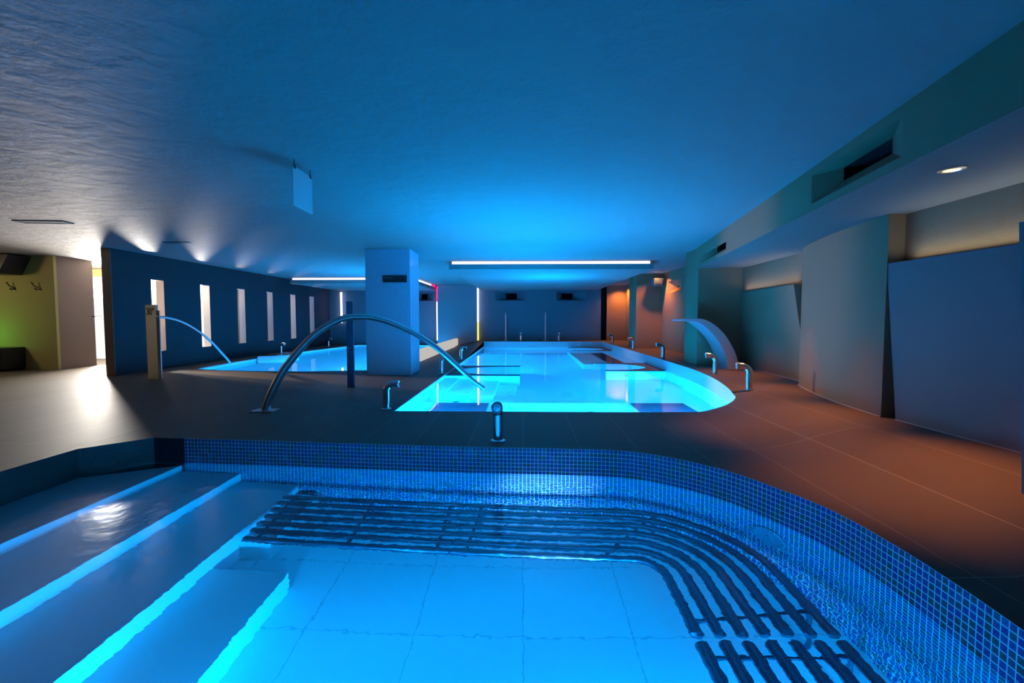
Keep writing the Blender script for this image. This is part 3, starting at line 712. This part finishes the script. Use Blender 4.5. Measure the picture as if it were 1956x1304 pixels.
t = thing('hanging_sign', 'clear and pale acrylic sign hanging edge-on from the ceiling', 'sign', (-1.9, 3.95, CZ))
MB().box(-1.904, -1.896, 3.76, 4.10, 2.03, 2.355).build('clear_plate', M['acrylic'], t)
MB().box(-1.912, -1.905, 3.765, 4.095, 2.035, 2.275).build('printed_sheet', M['sheet'], t)
for y in (3.79, 4.07):
    MB().tube([(-1.9, y, 2.335), (-1.9, y, CZ)], .003, 8).build('wire', M['blackp'], t, True)
    MB().box(-1.908, -1.892, y - .012, y + .012, 2.335, 2.362).build('clip', M['blackp'], t)

dl = [(2.68, 2.97, 2.03), (2.97, 4.5, 2.03), (3.23, 5.96, 2.03), (3.50, 7.44, 2.03), (3.80, 13.12, CZ), (3.85, 18.1, CZ)]
dlab = ['recessed round spotlight in the right soffit, nearest and largest', 'recessed round spotlight in the right soffit, second from the camera', 'recessed round spotlight in the right soffit, third from the camera',
        'recessed round spotlight in the right soffit, fourth and last under it', 'round ceiling spotlight above the small wall speaker', 'round ceiling spotlight over the orange-lit wall at the far right']
dp = None
for (x, y, z), lb in zip(dl, dlab):
    if dp is None:
        dp = thing('ceiling_spotlight', lb, 'light', (x, y, z), 'recessed warm spotlights')
        MB().lathe([(.070, 0), (.070, -.006), (.050, -.010), (.046, -.004), (.046, -.002)], (x, y, z)).build('trim_ring', M['brushed'], dp, True)
        MB().lathe([(.043, -.0025), (.040, -.008), (.02, -.011), (.001, -.012)], (x, y, z)).build('bulb', M['bulb'], dp, True)
    else:
        r = dp.copy(); COL.objects.link(r); r['label'] = lb; r.location = (x, y, z)
        for ch in dp.children: c = ch.copy(); COL.objects.link(c); c.parent = r

def vent(x, y, sx, sy, rz, label):
    t = thing('ceiling_vent', label, 'vent', (x, y, CZ))
    R = Matrix.Translation((x, y, CZ)) @ Matrix.Rotation(rz, 4, 'Z')
    def add(name, boxes, m):
        mb = MB()
        for bx in boxes: mb.box(*bx)
        mb.v = [R @ v for v in mb.v]; mb.build(name, m, t)
    add('frame', [(-sx, sx, -sy, -sy + .02, -.012, 0), (-sx, sx, sy - .02, sy, -.012, 0), (-sx, -sx + .02, -sy + .02, sy - .02, -.012, 0), (sx - .02, sx, -sy + .02, sy - .02, -.012, 0)], M['greyd'])
    add('grille', [(-sx + .02, sx - .02, -sy + .03 + i * (2 * sy - .06) / 4, -sy + .045 + i * (2 * sy - .06) / 4, -.008, -.001) for i in range(5)], M['lilac'])
vent(-6.55, 6.12, .32, .09, .1, 'rectangular grille in the ceiling above the bright doorway')
vent(-6.0, 7.8, .22, .05, .0, 'thin dark slot vent in the ceiling above the first slit windows')

def hook(x, label):
    t = thing('coat_hook', label, 'hook', (x, 9.4, 1.72), 'coat hooks')
    MB().box(x - .03, x + .03, 9.385, 9.4, 1.70, 1.75).build('plate', M['blackp'], t)
    MB().tube([(x, 9.39, 1.74), (x - .03, 9.34, 1.77), (x - .06, 9.31, 1.85)], .011, 8).build('upper_prong', M['blackp'], t, True)
    MB().tube([(x, 9.39, 1.71), (x, 9.34, 1.69), (x, 9.32, 1.73)], .011, 8).build('lower_prong', M['blackp'], t, True)
a = PY(27, 550, 9.4); hook(a.x, 'dark coat hook on the yellow-green wall, nearer the left edge')
a = PY(74, 548, 9.4); hook(a.x, 'dark coat hook on the yellow-green wall, beside the pinkish wall')
t = thing('speaker_box', 'black box speaker high in the left edge on the yellow-green wall', 'speaker', (-10.9, 9.2, 2.1))
a = PY(20, 486, 9.0); b = PY(4, 522, 9.0)
MB().hexa([(a.x - .7, 8.95, b.z), (a.x - .22, 8.95, b.z), (a.x - .22, 9.39, b.z), (a.x - .7, 9.39, b.z)], [(a.x - .7, 8.95, a.z), (a.x, 8.95, a.z), (a.x, 9.39, a.z), (a.x - .7, 9.39, a.z)]).build('cabinet', M['blackp'], t)
MB().box(a.x - .66, a.x - .26, 8.935, 8.948, b.z + .03, a.z - .03).build('grille', M['black'], t)
t = thing('bench', 'dark box bench against the yellow-green wall at the left edge', 'bench', (-10.6, 9.1, 0))
a = PY(19, 664, 9.1); MB().box(-12, a.x, 8.95, 9.39, .05, a.z).build('body', M['blackp'], t, bevel=.01); MB().box(-12, a.x - .03, 9.0, 9.38, 0, .05).build('plinth', M['black'], t)
t = thing('wall_speaker', 'small dark speaker box on the wall below the spotlight at the narrow pilaster', 'speaker', (3.87, 13.45, 2.1))
MB().hexa([(3.76, 13.3, 2.03), (3.99, 13.3, 2.03), (3.99, 13.5, 2.03), (3.76, 13.5, 2.03)], [(3.74, 13.2, 2.24), (4.01, 13.2, 2.24), (4.01, 13.5, 2.24), (3.74, 13.5, 2.24)]).build('cabinet', M['greyd'], t)
MB().box(3.84, 3.91, 13.5, 13.698, 2.1, 2.16).build('bracket', M['blackp'], t)
MB().box(3.79, 3.96, 13.26, 13.27, 2.08, 2.2).build('grille', M['blackp'], t)

# ------------------------------------------------------------------ lights
def light(kind, name, loc, energy, col, rot=None, to=None, size=.2, **k):
    l = bpy.data.lights.new(name, kind); l.energy = energy; l.color = col
    o = bpy.data.objects.new(name, l); COL.objects.link(o); o.location = loc
    if to is not None: o.rotation_euler = (Vector(to) - Vector(loc)).to_track_quat('-Z', 'Y').to_euler()
    if kind == 'AREA': l.shape = 'DISK'; l.size = size
    elif kind != 'SUN': l.shadow_soft_size = size
    for a, v in k.items(): setattr(l, a, v)
    return o
BLUE = (.0, .34, 1.0)
DEEP = (.0, .33, 1.0)
# near pool lamps: in the near wall and the right wall, under water
for x in (-1.2, -.3, .5): light('AREA', 'pool_lamp', (x, 1.0, -.72), 62, BLUE, to=(x - .2, 4, -1.0), size=.22)
light('AREA', 'pool_lamp', (1.62, 1.25, -.68), 60, BLUE, to=(-2, 2.2, -.9), size=.22)
# far pool lamps
for x in (-.9, .5, 1.6, 2.25): light('AREA', 'pool_lamp', (x, 5.40, -.32), 230, DEEP, to=(x - .1, 11, -1.0), size=.25)
for y in (11.3, 14.5): light('AREA', 'pool_lamp', (FX0 + .03, y, -.6), 230, DEEP, to=(1.6, y, -1.2), size=.25)
light('AREA', 'pool_lamp', (FX1 - .06, 8.7, -.85), 220, DEEP, to=(-1, 7.6, -1.3), size=.12)
light('AREA', 'pool_lamp', (FX0 + .03, 7.0, -.25), 120, DEEP, to=(2, 8.0, -1.3), size=.12)
# left pool lamps
for y in (11, 14, 17): light('AREA', 'pool_lamp', (-2.95, y, -.5), 240, DEEP, to=(-7, y, -.7), size=.25)
# added unseen lamps at the water line, brighten the ceiling over the pools
for x, y, e in ((-.3, 5.9, 58), (.1, 7.4, 34), (-.2, 9.2, 48), (.7, 12.5, 110), (-4.5, 13, 60)):
    light('AREA', 'ceiling_fill', (x, y, .0), e, DEEP, to=(x, y, 3), size=.4, spread=math.radians(130 if y < 6 else 112))
# warm spots
for k, ((x, y, z), e) in enumerate(zip(dl, (260, 260, 220, 190, 240, 240))):
    light('SPOT', 'spot_lamp', (x, y, z - .03), e, (1, .31, .04), to=(x - (.18, .38, .25, .2, 0, 0)[k], y, 0), size=.03, spot_size=1.05 if k < 4 else 2.3, spot_blend=1)
# strong lamp beam on the back wall of the near pool
light('SPOT', 'pool_beam', (.25, 1.0, -.62), 900, (.16, .5, 1), to=(.22, 3.8, -.42), size=.08, spot_size=.36, spot_blend=1)
light('SPOT', 'pool_beam', (.3, 1.0, -.55), 600, (.12, .48, 1), to=(.15, 3.0, -.66), size=.08, spot_size=.40, spot_blend=1)
# bright tall frosted door at the end of the left wall
o = light('AREA', 'door_light', (-10.12, 10.72, .5), 85, (1, .87, .73), to=(-10.12 + sin(.46), 10.72 - cos(.46), .68), size=.35); o.data.shape = 'RECTANGLE'; o.data.size = .35; o.data.size_y = .8; o.data.spread = 1.2
light('POINT', 'transom_lamp', (-10.05, 10.62, 2.05), 850, (1, .94, .86), size=.14)
light('AREA', 'corridor_area', (-9.0, 14.5, 2.2), 25, (1, .88, .80), to=(-8.9, 14.5, 0), size=1.0)
# corridor lamps behind the slit windows: beams on the ceiling and across the hall
for i, (wp, e) in enumerate(zip(win, (1300, 850, 200, 90, 60, 50))):
    light('SPOT', 'slit_uplight', (wp.x - .52, wp.y + .62, 1.25), e, (1, .92, .83), to=(wp.x, wp.y, 1.25 + .8 * .43), size=.05, spot_size=.62, spot_blend=.35)
light('AREA', 'slit_beam', (-9.45, 10.05, 1.78), 70, (1, .74, .52), to=(-7.8, 9.68, 1.5), size=.12, spread=1.0)
# strips behind the leaning panels wash the wall and soffit above them
def strip(name, loc, L, e, col, rz):
    l = light('AREA', name, loc, e, col, to=(loc[0] + .05, loc[1], 5)); l.data.shape = 'RECTANGLE'; l.data.size = .03; l.data.size_y = L; l.data.spread = 2.75
    l.rotation_euler = (pi, 0, rz); return l
strip('panel_strip', (3.36, 2.6, 1.602), 3.0, 4.5, (.95, 1, .86), 0)
strip('panel_strip', (3.955, 7.6, 1.585), 1.8, 2.5, (1, .9, .78), -.069)
light('SPOT', 'green_uplight', (-11.2, 8.9, .75), 6, (.15, 1, .15), to=(-11.1, 9.6, .9), size=.1, spot_size=2.2)
light('POINT', 'changing_lamp', (-11.6, 7.6, 1.9), 42, (1, .74, .40), size=.2)
light('SPOT', 'post_fill', (-6.75, 6.0, 2.38), 45, (1, .84, .60), to=(-6.68, 8.0, .75), size=.04, spot_size=.5, spot_blend=.8)  # added lamp to brighten the temperature post
